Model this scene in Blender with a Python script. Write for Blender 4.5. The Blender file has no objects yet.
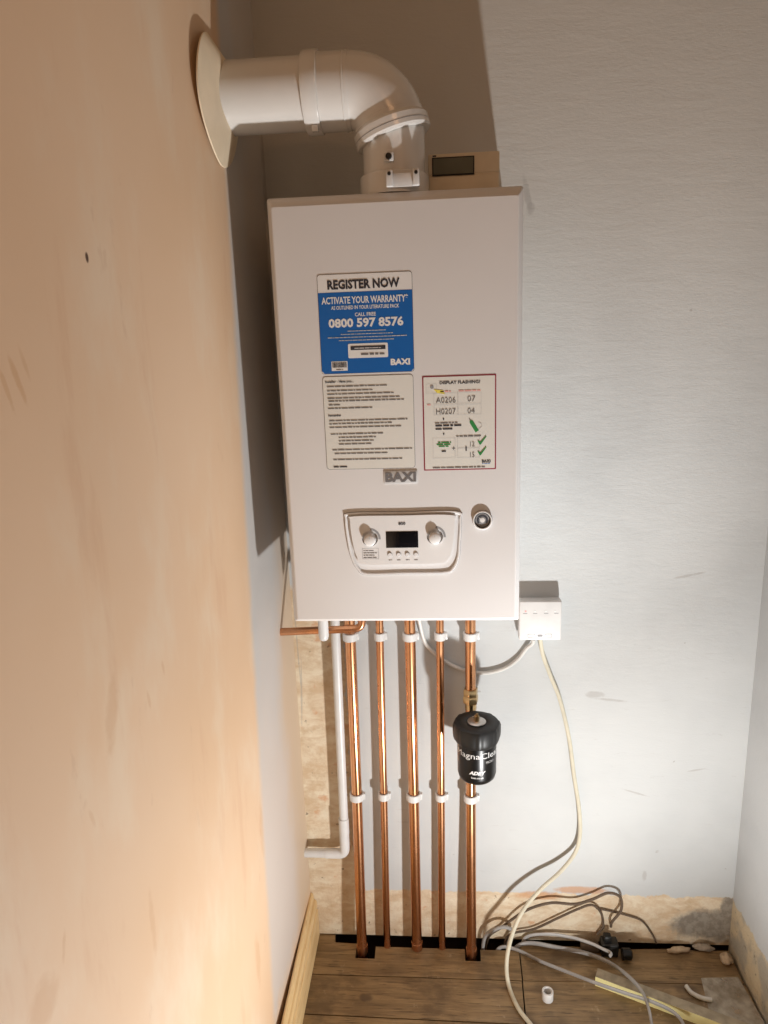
import bpy, bmesh, math, random
from mathutils import Vector, Matrix, noise
from mathutils.geometry import tessellate_polygon
random.seed(7)
SC = bpy.context.scene
COL = SC.collection
PI = math.pi

# ------------------------------------------------------------------ camera
CAM = Vector((0.05988577, -1.45392845, 1.4192451))
RX = Vector((0.99700543, 0.06969255, -0.03351313))
UP = Vector((0.01662983, 0.2300075, 0.97304676))
FW = Vector((-0.07552238, 0.97069022, -0.22815975))
FPX = 705.4558956

def at(px, py, axis, val):
    """point of the plane axis=val that the photograph shows at px, py"""
    d = FW + RX * ((px - 384) / FPX) - UP * ((py - 512) / FPX)
    k = 'xyz'.index(axis)
    return CAM + d * ((val - CAM[k]) / d[k])

LW0, LWS = -.266, .028
def atL(px, py, off=0.0):
    """point of the slightly splayed left wall x = LW0 + LWS * y"""
    d = FW + RX * ((px - 384) / FPX) - UP * ((py - 512) / FPX)
    t = (LW0 + off + LWS * CAM.y - CAM.x) / (d.x - LWS * d.y)
    return CAM + d * t

cd = bpy.data.cameras.new('camera')
cam = bpy.data.objects.new('camera', cd)
COL.objects.link(cam)
M = Matrix.Identity(4)
for i, v in enumerate((RX, UP, -FW)):
    for j in range(3):
        M[j][i] = v[j]
M.translation = CAM
cam.matrix_world = M
cd.sensor_fit = 'VERTICAL'
cd.sensor_height = 36
cd.lens = FPX / 1024 * 36
cd.clip_start = .01
SC.camera = cam

# ------------------------------------------------------------------ materials
class NT:
    def __init__(s, name):
        s.m = bpy.data.materials.new(name)
        s.m.use_nodes = True
        s.t = s.m.node_tree
        s.b = s.t.nodes['Principled BSDF']
        s._co = None
    def n(s, typ, **kw):
        x = s.t.nodes.new(typ)
        for k, v in kw.items():
            setattr(x, k, v)
        return x
    def put(s, sock, v):
        if isinstance(v, bpy.types.NodeSocket):
            s.t.links.new(v, sock)
        elif isinstance(v, (tuple, list)) and len(v) == 3 and sock.type == 'RGBA':
            sock.default_value = (*v, 1)
        else:
            sock.default_value = v
    @property
    def co(s):
        if s._co is None:
            s._co = s.n('ShaderNodeTexCoord').outputs['Object']
        return s._co
    def sep(s):
        x = s.n('ShaderNodeSeparateXYZ'); s.put(x.inputs[0], s.co)
        return x.outputs
    def map(s, scale=(1, 1, 1), loc=(0, 0, 0), rot=(0, 0, 0)):
        x = s.n('ShaderNodeMapping'); s.put(x.inputs[0], s.co)
        x.inputs['Scale'].default_value = scale
        x.inputs['Location'].default_value = loc
        x.inputs['Rotation'].default_value = rot
        return x.outputs[0]
    def noise(s, sc, detail=4, rough=.55, scale=(1, 1, 1), loc=(0, 0, 0), dist=0, rot=(0, 0, 0)):
        x = s.n('ShaderNodeTexNoise'); s.put(x.inputs['Vector'], s.map(scale, loc, rot))
        x.inputs['Scale'].default_value = sc
        x.inputs['Detail'].default_value = detail
        x.inputs['Roughness'].default_value = rough
        x.inputs['Distortion'].default_value = dist
        return x.outputs[0]
    def math(s, op, a, b=0.0, c=None, clamp=False):
        x = s.n('ShaderNodeMath', operation=op, use_clamp=clamp)
        s.put(x.inputs[0], a); s.put(x.inputs[1], b)
        if c is not None: s.put(x.inputs[2], c)
        return x.outputs[0]
    def rng(s, v, a, b, c=0.0, d=1.0, smooth=True):
        x = s.n('ShaderNodeMapRange')
        if smooth: x.interpolation_type = 'SMOOTHSTEP'
        for i, q in enumerate((v, a, b, c, d)):
            s.put(x.inputs[i], q)
        return x.outputs[0]
    def mix(s, f, a, b):
        x = s.n('ShaderNodeMix', data_type='RGBA')
        s.put(x.inputs[0], f); s.put(x.inputs[6], a); s.put(x.inputs[7], b)
        return x.outputs[2]
    def ell(s, c, r, axes='xz', ang=0, edge=.5, wob=None):
        """soft elliptical mark at c with radii r on a wall"""
        o = s.sep()
        u = s.math('SUBTRACT', o['xyz'.index(axes[0])], c[0]); v = s.math('SUBTRACT', o['xyz'.index(axes[1])], c[1])
        ca, sa = math.cos(ang), math.sin(ang)
        uu = s.math('ADD', s.math('MULTIPLY', u, ca / r[0]), s.math('MULTIPLY', v, sa / r[0]))
        vv = s.math('ADD', s.math('MULTIPLY', u, -sa / r[1]), s.math('MULTIPLY', v, ca / r[1]))
        d = s.math('ADD', s.math('MULTIPLY', uu, uu), s.math('MULTIPLY', vv, vv))
        if wob is not None:
            d = s.math('ADD', d, s.math('MULTIPLY', s.math('SUBTRACT', wob, .5), 3.0))
        return s.rng(d, 1.0 - edge, 1.0 + edge, 1.0, 0.0)
    def bump(s, h, strength=.3, dist=.002):
        x = s.n('ShaderNodeBump')
        x.inputs['Strength'].default_value = strength
        x.inputs['Distance'].default_value = dist
        s.put(x.inputs['Height'], h)
        s.put(s.b.inputs['Normal'], x.outputs[0])
    def out(s, col=None, rough=None, metal=None):
        if col is not None: s.put(s.b.inputs['Base Color'], col)
        if rough is not None: s.put(s.b.inputs['Roughness'], rough)
        if metal is not None: s.put(s.b.inputs['Metallic'], metal)
        return s.m

def plain(name, col, rough=.5, metal=0, var=.06, scale=30, bump=0, coat=0):
    t = NT(name)
    n = t.noise(scale, 3)
    c2 = tuple(max(0, x * (1 - var * 2)) for x in col)
    t.out(t.mix(t.rng(n, .35, .7), col, c2), rough, metal)
    if bump: t.bump(t.noise(scale * 6, 3), bump, .001)
    if coat: t.b.inputs['Coat Weight'].default_value = coat
    return t.m

def wood(name, a, b, c, axis='x', rough=.6):
    t = NT(name)
    sc = {'x': (1.2, 14, 14), 'y': (14, 1.2, 14)}[axis]
    n1 = t.noise(4, 6, .6, sc, dist=.6)
    n2 = t.noise(14, 5, .6, sc, loc=(3, 1, 2))
    n3 = t.noise(9, 4)
    col = t.mix(t.rng(n1, .3, .7), a, b)
    col = t.mix(t.rng(n2, .52, .75), col, c)
    col = t.mix(t.math('MULTIPLY', t.rng(n3, .45, .75), .5), col, c)
    t.out(col, rough)
    t.bump(t.math('ADD', n1, t.math('MULTIPLY', n2, .6)), .35, .002)
    return t

def mat_back():
    t = NT('back_wall_surface')
    o = t.sep()
    big = t.noise(3, 4); mid = t.noise(14, 5, .6); fine = t.noise(60, 4, .6)
    ragged = t.noise(22, 6, .65, loc=(5, 2, 1))
    paint = t.mix(t.rng(big, .35, .7), (.60, .62, .62), (.53, .55, .553))
    scuff = t.noise(16, 5, .7, (1.0, 1, 7), dist=.4)
    paint = t.mix(t.math('MULTIPLY', t.rng(scuff, .62, .72), .35), paint, (.42, .41, .40))
    spots = t.noise(30, 3, .5, (1, 1, 1.6), loc=(9, 9, 9))
    paint = t.mix(t.math('MULTIPLY', t.rng(spots, .72, .76), .55), paint, (.30, .27, .25))
    # bare plaster
    pl = t.mix(t.rng(t.noise(13, 8, .72, (1, 1, 1.9), dist=.3), .36, .66), (.63, .475, .31), (.79, .70, .54))
    pl = t.mix(t.math('MULTIPLY', t.rng(t.noise(24, 7, .7, loc=(1, 7, 3)), .5, .68), .6), pl, (.55, .40, .24))
    pl = t.mix(t.math('MULTIPLY', t.rng(t.noise(16, 4, .6, (1, 1, 1), loc=(4, 4, 2)), .60, .68), .7), pl, (.62, .33, .17))
    pl = t.mix(t.math('MULTIPLY', t.rng(t.noise(45, 4, .7), .64, .7), .8), pl, (.16, .11, .07))
    low = t.rng(t.math('ADD', o[2], t.math('MULTIPLY', t.math('SUBTRACT', ragged, .5), .045)), .1335, .1365, 1, 0)
    left = t.rng(t.math('ADD', o[0], t.math('MULTIPLY', t.math('SUBTRACT', ragged, .5), .06)), -.152, -.147, 1, 0)
    under = t.rng(t.math('ADD', o[2], t.math('MULTIPLY', t.math('SUBTRACT', ragged, .5), .1)), .90, .93, 1, 0)
    bare = t.math('MAXIMUM', low, t.math('MULTIPLY', left, under))
    # old unpainted plaster above the boiler
    up = t.math('MULTIPLY', t.rng(o[2], 1.50, 1.56), t.rng(t.math('ADD', o[0], t.math('MULTIPLY', ragged, .02)), .08, .09, 1, 0))
    paint = t.mix(t.math('MULTIPLY', t.rng(o[2], 1.1, 2.0), .8), paint, (.60, .555, .49))  # upper paint tinted warm with height, carrying the warm ambient light
    col = t.mix(bare, paint, pl)
    col = t.mix(t.math('MULTIPLY', up, UPMIX), col, t.mix(t.rng(mid, .4, .7), (.60, .46, .32), (.52, .38, .25)))
    brick = t.math('MAXIMUM', t.ell((.385, .146), (.055, .010), wob=ragged), t.ell((.285, .128), (.05, .012), wob=ragged))
    col = t.mix(t.math('MULTIPLY', brick, .75), col, (.56, .30, .15))
    cem = t.math('MULTIPLY', t.math('MAXIMUM', t.ell((.70, .055), (.10, .045), wob=ragged), t.ell((.728, .09), (.02, .06), wob=ragged)), low)
    col = t.mix(cem, col, t.mix(t.rng(fine, .4, .6), (.34, .31, .26), (.25, .22, .18)))
    for c, r, a in (((.239, 1.69), (.006, .03), .2), ((.246, 1.665), (.008, .01), 0), ((.587, .93), (.03, .0025), .2), ((.434, .642), (.035, .003), -.1),
                    ((.40, .655), (.02, .008), 0), ((.50, .41), (.03, .002), -.3), ((.63, .47), (.02, .002), .2), ((.53, .19), (.005, .014), 0), ((-.259, .80), (.0016, .13), .02), ((-.256, .66), (.002, .08), -.05), ((-.262, 1.75), (.002, .12), 0),
                    ((-.225, 1.905), (.004, .004), 0), ((-.215, 1.93), (.003, .003), 0), ((-.03, 1.93), (.002, .003), 0), ((-.235, 1.70), (.03, .0015), -.1)):
        col = t.mix(t.math('MULTIPLY', t.ell(c, r, 'xz', a, .7, wob=fine), .45), col, (.36, .34, .32))
    t.out(col, .75)
    h = t.math('ADD', t.math('MULTIPLY', t.noise(10, 6, .65, (1, 1, 3.5), dist=.3), 1.2), t.math('MULTIPLY', t.noise(80, 4, .7, (1, 1, 4)), .35))
    h = t.math('ADD', h, t.math('MULTIPLY', bare, -1.6))
    h = t.math('ADD', h, t.math('MULTIPLY', bare, t.math('MULTIPLY', t.noise(35, 6, .7), 3.0)))
    t.bump(h, .30, .003)
    return t.m
UPMIX = 0.0

def mat_left():
    t = NT('left_wall_surface')
    o = t.sep()
    big = t.noise(2.2, 3); mid = t.noise(7, 5, .6, (1, 1, .45), rot=(.5, 0, 0)); ragged = t.noise(20, 5, .6)
    fine = t.noise(50, 4)
    pk = t.mix(t.rng(big, .3, .7), (.75, .545, .375), (.72, .50, .32))
    pk = t.mix(t.math('MULTIPLY', t.rng(mid, .48, .7), .55), pk, (.77, .64, .49))
    pk = t.mix(t.math('MULTIPLY', t.rng(t.noise(9, 5, .65, (1, 1.6, .35), loc=(2, 2, 2), rot=(.3, 0, 0)), .56, .74), .5), pk, (.66, .42, .26))
    pk = t.mix(t.math('MULTIPLY', t.rng(t.noise(26, 4, .6, (1, 1, .5)), .66, .74), .3), pk, (.60, .40, .26))
    for (qx, qy), r, a, s, k in (((16, 376), (.004, .022), .35, .6, 0), ((6, 388), (.003, .020), .3, .5, 0), ((24, 362), (.003, .014), .3, .4, 0), ((112, 715), (.012, .037), -.35, .4, 0),
                    ((153, 925), (.006, .037), -.05, .35, 0), ((44, 1004), (.022, .020), -.5, .45, 0), ((87, 257), (.0028, .0045), 0, 1, 1), ((64, 948), (.003, .016), -.3, .4, 0),
                    ((163, 667), (.003, .009), .2, .4, 0), ((149, 700), (.003, .012), .2, .35, 0), ((262, 830), (.012, .05), 0, .4, 0), ((258, 960), (.012, .05), 0, .4, 0),
                    ((92, 818), (.003, .012), .3, .3, 0), ((245, 340), (.01, .05), 0, .3, 0)):
        w_ = atL(qx, qy); c = (w_.y, w_.z)
        pk = t.mix(t.math('MULTIPLY', t.ell(c, r, 'yz', a, .8, wob=fine), s), pk, (.10, .05, .03) if k else (.60, .36, .19))
    # painted strip next to the corner
    ea, eb = atL(236, 350), atL(267, 900)
    sl = (ea.y - eb.y) / (ea.z - eb.z)
    e = t.math('ADD', ea.y - sl * ea.z, t.math('MULTIPLY', o[2], sl))
    d = t.math('SUBTRACT', t.math('ADD', o[1], t.math('MULTIPLY', t.math('SUBTRACT', ragged, .5), .02)), e)
    strip = t.rng(d, -.016, .020)
    gp = t.mix(t.rng(big, .3, .7), (.60, .59, .58), (.53, .52, .51))
    st = t.math('MULTIPLY', t.rng(t.math('ADD', o[1], t.math('MULTIPLY', t.math('SUBTRACT', mid, .5), .25)), -.17, -.06), t.rng(o[2], .9, 1.2, .85, .35))
    gp = t.mix(t.math('MULTIPLY', t.rng(t.math('ADD', o[2], t.math('MULTIPLY', mid, .5)), .75, 1.25, 1, 0), .6), gp, (.62, .50, .41))
    gp = t.mix(st, gp, (.62, .48, .34))
    col = t.mix(strip, pk, gp)
    col = t.mix(t.rng(t.math('ADD', o[2], t.math('MULTIPLY', ragged, .1)), .12, .22, 1, 0), col, (.72, .46, .24))
    t.out(col, .62)
    h = t.math('ADD', t.math('MULTIPLY', t.noise(6, 5, .55, (1, 1, .6)), 1.5), t.math('MULTIPLY', fine, .12))
    t.bump(h, .35, .003)
    return t.m

def mat_right():
    t = NT('right_wall_surface')
    o = t.sep()
    big = t.noise(3, 4); ragged = t.noise(22, 6, .65); fine = t.noise(60, 5, .7)
    col = t.mix(t.rng(big, .35, .7), (.56, .58, .59), (.49, .51, .52))
    low = t.rng(t.math('ADD', o[2], t.math('MULTIPLY', t.math('SUBTRACT', ragged, .5), .06)), .130, .134, 1, 0)
    pl = t.mix(t.rng(t.noise(14, 4), .42, .58), (.42, .38, .31), (.62, .52, .36))
    pl = t.mix(t.math('MULTIPLY', t.rng(fine, .6, .66), .7), pl, (.2, .17, .13))
    t.out(t.mix(low, col, pl), .75)
    h = t.math('ADD', t.noise(12, 6, .65), t.math('MULTIPLY', low, t.math('MULTIPLY', fine, 2.5)))
    t.bump(t.math('SUBTRACT', h, low), .5, .003)
    return t.m

def mat_copper():
    t = NT('copper')
    n = t.noise(9, 5, .65, (1, 1, .35)); n2 = t.noise(40, 4, .6, (1, 1, .5))
    col = t.mix(t.rng(n, .35, .68), (.82, .44, .235), (.55, .26, .13))
    col = t.mix(t.math('MULTIPLY', t.rng(n2, .55, .75), .4), col, (.36, .16, .08))
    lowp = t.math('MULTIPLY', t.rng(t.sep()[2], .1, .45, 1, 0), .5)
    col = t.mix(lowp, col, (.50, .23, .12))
    t.out(col, t.rng(n, .3, .7, .18, .34), 1.0)
    t.bump(n2, .08, .001)
    return t.m

M_ = {}
def make_mats():
    M_['back'] = mat_back(); M_['left'] = mat_left(); M_['right'] = mat_right(); M_['copper'] = mat_copper()
    w = wood('old_floorboards', (.36, .24, .115), (.19, .12, .055), (.06, .036, .018), 'x', .42)
    base = w.b.inputs['Base Color'].links[0].from_socket
    st_ = w.noise(6, 5, .65, (1, 1.6, 1), loc=(3, 8, 1)); du = w.noise(30, 5, .7, loc=(1, 8, 1))
    cc = w.mix(w.math('MULTIPLY', w.rng(st_, .50, .66), .65), base, (.09, .055, .028))
    cc = w.mix(w.math('MULTIPLY', w.rng(w.noise(5, 4, .6, loc=(8, 3, 0)), .5, .7), .4), cc, (.42, .30, .17))
    cc = w.mix(w.math('MULTIPLY', w.rng(du, .60, .72), .5), cc, (.50, .38, .24))
    kn = w.ell((-.118, -.172), (.016, .010), 'xy', 0, .6, wob=du)
    cc = w.mix(w.math('MULTIPLY', kn, .7), cc, (.08, .05, .03))
    w.put(w.b.inputs['Base Color'], cc)
    M_['boards'] = w.m
    M_['pine'] = wood('pine_moulding', (.80, .60, .32), (.72, .50, .24), (.52, .32, .13), 'y', .5).m
    M_['under'] = plain('dark_underfloor', (.06, .04, .03), .9)
    M_['ceil'] = plain('bare_ceiling_plaster', (.45, .31, .19), .8)
    M_['enamel'] = plain('white_enamel', (.72, .712, .712), .32, var=.01, scale=6)
    M_['enamel2'] = plain('white_plastic_panel', (.75, .745, .742), .35, var=.01)
    M_['plastic'] = plain('white_pipe_plastic', (.70, .695, .685), .32, var=.03)
    M_['flue'] = plain('white_flue_paint', (.74, .72, .69), .22, var=.02, scale=12, coat=.3)
    M_['seal'] = plain('cream_rubber_seal', (.90, .76, .56), .5, var=.05, scale=14, bump=.1)
    M_['beige'] = plain('cream_plastic', (.72, .62, .47), .5, var=.03)  # even cream-beige over the whole housing
    M_['lcd'] = plain('grey_green_display', (.10, .11, .085), .25, var=.05)
    M_['black'] = plain('black_plastic', (.006, .006, .0065), .3, var=.1)
    M_['black'].node_tree.nodes['Principled BSDF'].inputs['Specular IOR Level'].default_value = .35
    M_['blackm'] = plain('matt_black_plastic', (.006, .006, .006), .45, var=.1)
    M_['screen'] = plain('black_glass', (.006, .006, .008), .12)
    M_['grey'] = plain('mid_grey_plastic', (.30, .30, .31), .45)
    M_['lgrey'] = plain('light_grey_print', (.55, .55, .55), .5)
    M_['ink'] = plain('black_ink', (.03, .03, .04), .6)
    M_['sink'] = plain('small_print_ink', (.16, .15, .15), .6)
    M_['blue'] = plain('blue_print', (.007, .12, .42), .4, var=.01)
    M_['white'] = plain('white_print', (.78, .78, .775), .4, var=.01)
    M_['cream'] = plain('cream_paper', (.72, .715, .67), .5, var=.01)
    M_['red'] = plain('dark_red_print', (.28, .02, .045), .5)
    M_['pink'] = plain('pink_mark', (.80, .40, .38), .5)
    M_['green'] = plain('green_print', (.03, .25, .06), .5)
    M_['yellow'] = plain('yellow_print', (.85, .72, .12), .5)
    M_['chrome'] = plain('chrome', (.75, .75, .76), .18, 1.0)
    M_['brass'] = plain('brass', (.70, .52, .28), .28, 1.0, var=.15)
    M_['steel'] = plain('steel', (.62, .58, .54), .3, 1.0, var=.1)
    M_['cablew'] = plain('white_cable_sheath', (.68, .665, .63), .4)
    M_['cablec'] = plain('cream_cable_sheath', (.66, .62, .49), .4)
    M_['cableg'] = plain('grey_cable_sheath', (.36, .35, .34), .4, var=.08)
    M_['cablel'] = plain('pale_grey_cable_sheath', (.50, .49, .48), .4, var=.06)
    M_['shadow_and_block'] = plain('cable_shadow_and_block_brown', (.13, .09, .06), .75, var=.1)  # shadow brown for the solid cable shadows, plus the junction block's own brown
    M_['ylath'] = plain('pale_yellow_plastic', (.93, .86, .42), .45, var=.05)
    M_['dust'] = plain('dusty_grey_top', (.40, .34, .24), .8, var=.15, scale=40)
    M_['rubble'] = plain('grey_cement', (.38, .32, .25), .9, var=.2, scale=60, bump=.5)
    M_['rubblet'] = plain('tan_plaster_lump', (.52, .40, .27), .9, var=.15, scale=60, bump=.5)
    t = NT('dusty_clear_plastic')
    n = t.noise(18, 5, .6)
    t.out(t.mix(t.rng(n, .4, .6), (.42, .38, .31), (.62, .58, .50)), .35)
    t.put(t.b.inputs['Alpha'], t.rng(t.noise(25, 5, .6, loc=(2, 0, 0)), .3, .7, .35, .85))
    M_['film'] = t.m
make_mats()

# ------------------------------------------------------------------ mesh building
class MB:
    def __init__(s, org=(0, 0, 0)):
        s.v = []; s.f = []; s.fm = []; s.mats = []; s.org = Vector(org)
    def mi(s, m):
        if m not in s.mats: s.mats.append(m)
        return s.mats.index(m)
    def add(s, vs, fs, m):
        k = len(s.v); i = s.mi(m)
        s.v += [Vector(v) for v in vs]
        for f in fs:
            s.f.append([q + k for q in f]); s.fm.append(i)
        return s
    def bm(s, b, m):
        b.verts.index_update()
        s.add([v.co.copy() for v in b.verts], [[v.index for v in f.verts] for f in b.faces], m)
        b.free(); return s
    def box(s, x0, x1, y0, y1, z0, z1, m, bev=0, seg=2, mat=None):
        b = bmesh.new(); bmesh.ops.create_cube(b, size=1)
        for v in b.verts:
            v.co = Vector(((x0 + x1) / 2 + v.co.x * (x1 - x0), (y0 + y1) / 2 + v.co.y * (y1 - y0), (z0 + z1) / 2 + v.co.z * (z1 - z0)))
        if bev: bmesh.ops.bevel(b, geom=list(b.edges), offset=bev, segments=seg, profile=.5, affect='EDGES')
        if mat is not None: b.transform(mat)
        return s.bm(b, m)
    def lathe(s, prof, c, m, axis='z', seg=32, mat=None, ang0=0):
        c = Vector(c); vs = []; fs = []; n = len(prof)
        for k in range(seg):
            a = 2 * PI * k / seg + ang0; ca, sa = math.cos(a), math.sin(a)
            for r, h in prof:
                r = max(r, 1e-5)
                p = {'z': (r * ca, r * sa, h), 'x': (h, r * ca, r * sa), 'y': (r * sa, h, r * ca)}[axis]
                vs.append(c + Vector(p) if mat is None else c + mat @ Vector(p))
        for k in range(seg):
            k2 = (k + 1) % seg
            for j in range(n - 1):
                fs.append([k * n + j, k2 * n + j, k2 * n + j + 1, k * n + j + 1])
        return s.add(vs, fs, m)
    def tube(s, pts, r, m, seg=12, smooth=8, flat=1.0, cap=True):
        P = [Vector(p) for p in pts]
        if smooth and len(P) > 2:
            Q = [2 * P[0] - P[1]] + P + [2 * P[-1] - P[-2]]; R = []
            for i in range(1, len(Q) - 2):
                for k in range(smooth):
                    t = k / smooth; a, b, c, d = Q[i - 1:i + 3]
                    R.append(.5 * ((2 * b) + (c - a) * t + (2 * a - 5 * b + 4 * c - d) * t * t + (3 * b - a - 3 * c + d) * t ** 3))
            R.append(P[-1]); P = R
        n = len(P)
        T = [(P[min(i + 1, n - 1)] - P[max(i - 1, 0)]).normalized() for i in range(n)]
        ref = Vector((0, 0, 1)) if abs(T[0].z) < .9 else Vector((0, 1, 0))
        U = (ref - T[0] * ref.dot(T[0])).normalized()
        vs = []; fs = []
        for i in range(n):
            U = (U - T[i] * U.dot(T[i])).normalized(); W = T[i].cross(U)
            rr = r[i * (len(r) - 1) // max(1, n - 1)] if isinstance(r, list) else r
            for k in range(seg):
                a = 2 * PI * k / seg
                vs.append(P[i] + U * (rr * flat * math.cos(a)) + W * (rr * math.sin(a)))
        for i in range(n - 1):
            for k in range(seg):
                k2 = (k + 1) % seg
                fs.append([i * seg + k, i * seg + k2, (i + 1) * seg + k2, (i + 1) * seg + k])
        if cap:
            fs.append(list(range(seg))[::-1]); fs.append([(n - 1) * seg + k for k in range(seg)])
        return s.add(vs, fs, m)
    def plate(s, loops, y, th, m, conv=None):
        """flat plate with holes in the xz plane, front face at y, going back th"""
        conv = conv or (lambda x, yy, z: Vector((x, yy, z)))
        flat = [p for l in loops for p in l]
        tris = tessellate_polygon([[Vector((p[0], p[1], 0)) for p in l] for l in loops])
        vs = [conv(p[0], y, p[1]) for p in flat] + [conv(p[0], y + th, p[1]) for p in flat]
        N = len(flat); fs = []
        for a, b, c in tris:
            ax, az = flat[a]; bx, bz = flat[b]; cx, cz = flat[c]
            if (bx - ax) * (cz - az) - (bz - az) * (cx - ax) < 0: b, c = c, b
            fs.append([a, b, c]); fs.append([c + N, b + N, a + N])
        k = 0
        for l in loops:
            n = len(l)
            for i in range(n):
                j = (i + 1) % n
                fs.append([k + i, k + i + N, k + j + N, k + j])
            k += n
        return s.add(vs, fs, m)
    def prism(s, poly, z0, z1, m):
        n = len(poly)
        vs = [Vector((x, y, z1)) for x, y in poly] + [Vector((x, y, z0)) for x, y in poly]
        tris = tessellate_polygon([[Vector((x, y, 0)) for x, y in poly]])
        fs = []
        for a, b, c in tris:
            ax, ay = poly[a]; bx, by = poly[b]; cx, cy = poly[c]
            if (bx - ax) * (cy - ay) - (by - ay) * (cx - ax) < 0: b, c = c, b
            fs.append([a, b, c]); fs.append([c + n, b + n, a + n])
        for i in range(n):
            j = (i + 1) % n
            fs.append([i, i + n, j + n, j])
        return s.add(vs, fs, m)
    def text(s, body, x0, x1, z0, z1, y, m, bold=0.0, conv=None, shear=0):
        """lettering filling the rectangle x0..x1, z0..z1"""
        cu = bpy.data.curves.new('t', 'FONT'); cu.body = body; cu.offset = bold; cu.resolution_u = 2; cu.shear = shear
        ob = bpy.data.objects.new('t', cu)
        me = bpy.data.meshes.new_from_object(ob)
        vs = [v.co.copy() for v in me.vertices]; fs = [list(p.vertices) for p in me.polygons]
        bpy.data.objects.remove(ob); bpy.data.meshes.remove(me); bpy.data.curves.remove(cu)
        ax = min(v.x for v in vs); bx = max(v.x for v in vs); az = min(v.y for v in vs); bz = max(v.y for v in vs)
        conv = conv or (lambda x, yy, z: Vector((x, yy, z)))
        out = [conv(x0 + (v.x - ax) / (bx - ax) * (x1 - x0), y, z0 + (v.y - az) / (bz - az) * (z1 - z0)) for v in vs]
        return s.add(out, fs, m)
    def marks(s, x0, x1, z, h, y, m, seed=0):
        """a line of print too small to read: word-long marks"""
        r = random.Random(seed); x = x0
        while x < x1 - h:
            w = min(h * r.uniform(1.5, 6), x1 - x)
            zz = z; ph = h * r.uniform(.8, 1)
            s.add([(x, y, zz), (x + w, y, zz), (x + w, y, zz + ph), (x, y, zz + ph)], [[0, 1, 2, 3]], m)
            x += w + h * .55
        return s
    def rect(s, x0, x1, z0, z1, y, m):
        return s.add([(x0, y, z0), (x1, y, z0), (x1, y, z1), (x0, y, z1)], [[0, 1, 2, 3]], m)
    def frame(s, x0, x1, z0, z1, w, y, m):
        s.rect(x0, x1, z0, z0 + w, y, m); s.rect(x0, x1, z1 - w, z1, y, m)
        s.rect(x0, x0 + w, z0, z1, y, m); return s.rect(x1 - w, x1, z0, z1, y, m)
    def build(s, name, parent=None, sharp=35):
        me = bpy.data.meshes.new(name)
        o = s.org
        me.from_pydata([tuple(v - o) for v in s.v], [], s.f)
        for k in s.mats: me.materials.append(M_[k])
        for i, p in enumerate(me.polygons): p.material_index = s.fm[i]
        me.shade_smooth(); me.set_sharp_from_angle(angle=math.radians(sharp)); me.update()
        ob = bpy.data.objects.new(name, me); COL.objects.link(ob)
        if parent is not None:
            ob.parent = parent
            pl = Vector(parent.location)
            if parent.parent: pl = pl + Vector(parent.parent.location)
            ob.location = o - pl
        else:
            ob.location = o
        return ob

def tag(o, label=None, cat=None, group=None, kind=None):
    if label: o['label'] = label
    if cat: o['category'] = cat
    if group: o['group'] = group
    if kind: o['kind'] = kind
    return o
def thing(name, label, cat, loc, group=None):
    o = bpy.data.objects.new(name, None); o.empty_display_size = .05
    COL.objects.link(o); o.location = loc
    return tag(o, label, cat, group)
def circ(cx, cz, r, n=28, a0=0, a1=2 * PI):
    return [(cx + r * math.cos(a0 + (a1 - a0) * k / n), cz + r * math.sin(a0 + (a1 - a0) * k / n)) for k in range(n if a1 - a0 > 6.28 else n + 1)]
def rrect(x0, x1, z0, z1, r, n=5):
    out = []
    for cx, cz, a in ((x1 - r, z0 + r, -PI / 2), (x1 - r, z1 - r, 0), (x0 + r, z1 - r, PI / 2), (x0 + r, z0 + r, PI)):
        for k in range(n + 1):
            t = a + PI / 2 * k / n; out.append((cx + r * math.cos(t), cz + r * math.sin(t)))
    return out
def smooth_loop(pts, k=6):
    """closed Catmull-Rom"""
    out = []; n = len(pts); P = [Vector((*p, 0)) for p in pts]
    for i in range(n):
        a, b, c, d = P[i - 1], P[i], P[(i + 1) % n], P[(i + 2) % n]
        for j in range(k):
            t = j / k
            q = .5 * ((2 * b) + (c - a) * t + (2 * a - 5 * b + 4 * c - d) * t * t + (3 * b - a - 3 * c + d) * t ** 3)
            out.append((q.x, q.y))
    return out

# ------------------------------------------------------------------ the setting
XL, XR, YF, ZC = -.268, .736, -2.6, 2.45
wb = MB(); wb.box(XL - .1, XR + .1, 0, .1, .0015, ZC, 'back'); wb.box(XL - .1, XR + .1, .085, .1, -.22, .0015, 'under')
tag(wb.build('wall_back'), kind='structure')
tag(MB().prism([(LW0, 0), (LW0 - .1, 0), (LW0 + LWS * YF - .1, YF), (LW0 + LWS * YF, YF)], -.22, ZC, 'left').build('wall_left'), kind='structure')
tag(MB().box(XR, XR + .1, YF, 0, -.22, ZC, 'right').build('wall_right'), kind='structure')
tag(MB().box(XL - .22, XR + .1, YF, .1, ZC, ZC + .1, 'ceil').build('ceiling'), kind='structure')
fl = MB()
g = .0016
FX0 = -.300
fl.prism([(FX0, 0), (FX0, -.1145), (.2345, -.1135), (.237, -.033), (.145, -.033), (.145, -.066), (.108, -.066), (.108, -.033),
          (-.107, -.033), (-.107, -.068), (-.154, -.068), (-.154, -.026), (-.208, -.024), (-.211, -.004), (-.21, 0)], -.022, 0, 'boards')
fl.prism([(.240, -.012), (.2375, -.1135), (XR - .007, -.104), (XR - .007, -.014), (.655, -.016), (.62, -.012), (.5, -.018)], -.022, -.001, 'boards')
fl.prism([(FX0, -.1175), (FX0, -.2145), (.229, -.2205), (.2335, -.1165)], -.022, 0, 'boards')
fl.prism([(.2365, -.1165), (.232, -.2205), (XR - .007, -.213), (XR - .006, -.107)], -.022, .0005, 'boards')
y = -.2165
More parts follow.
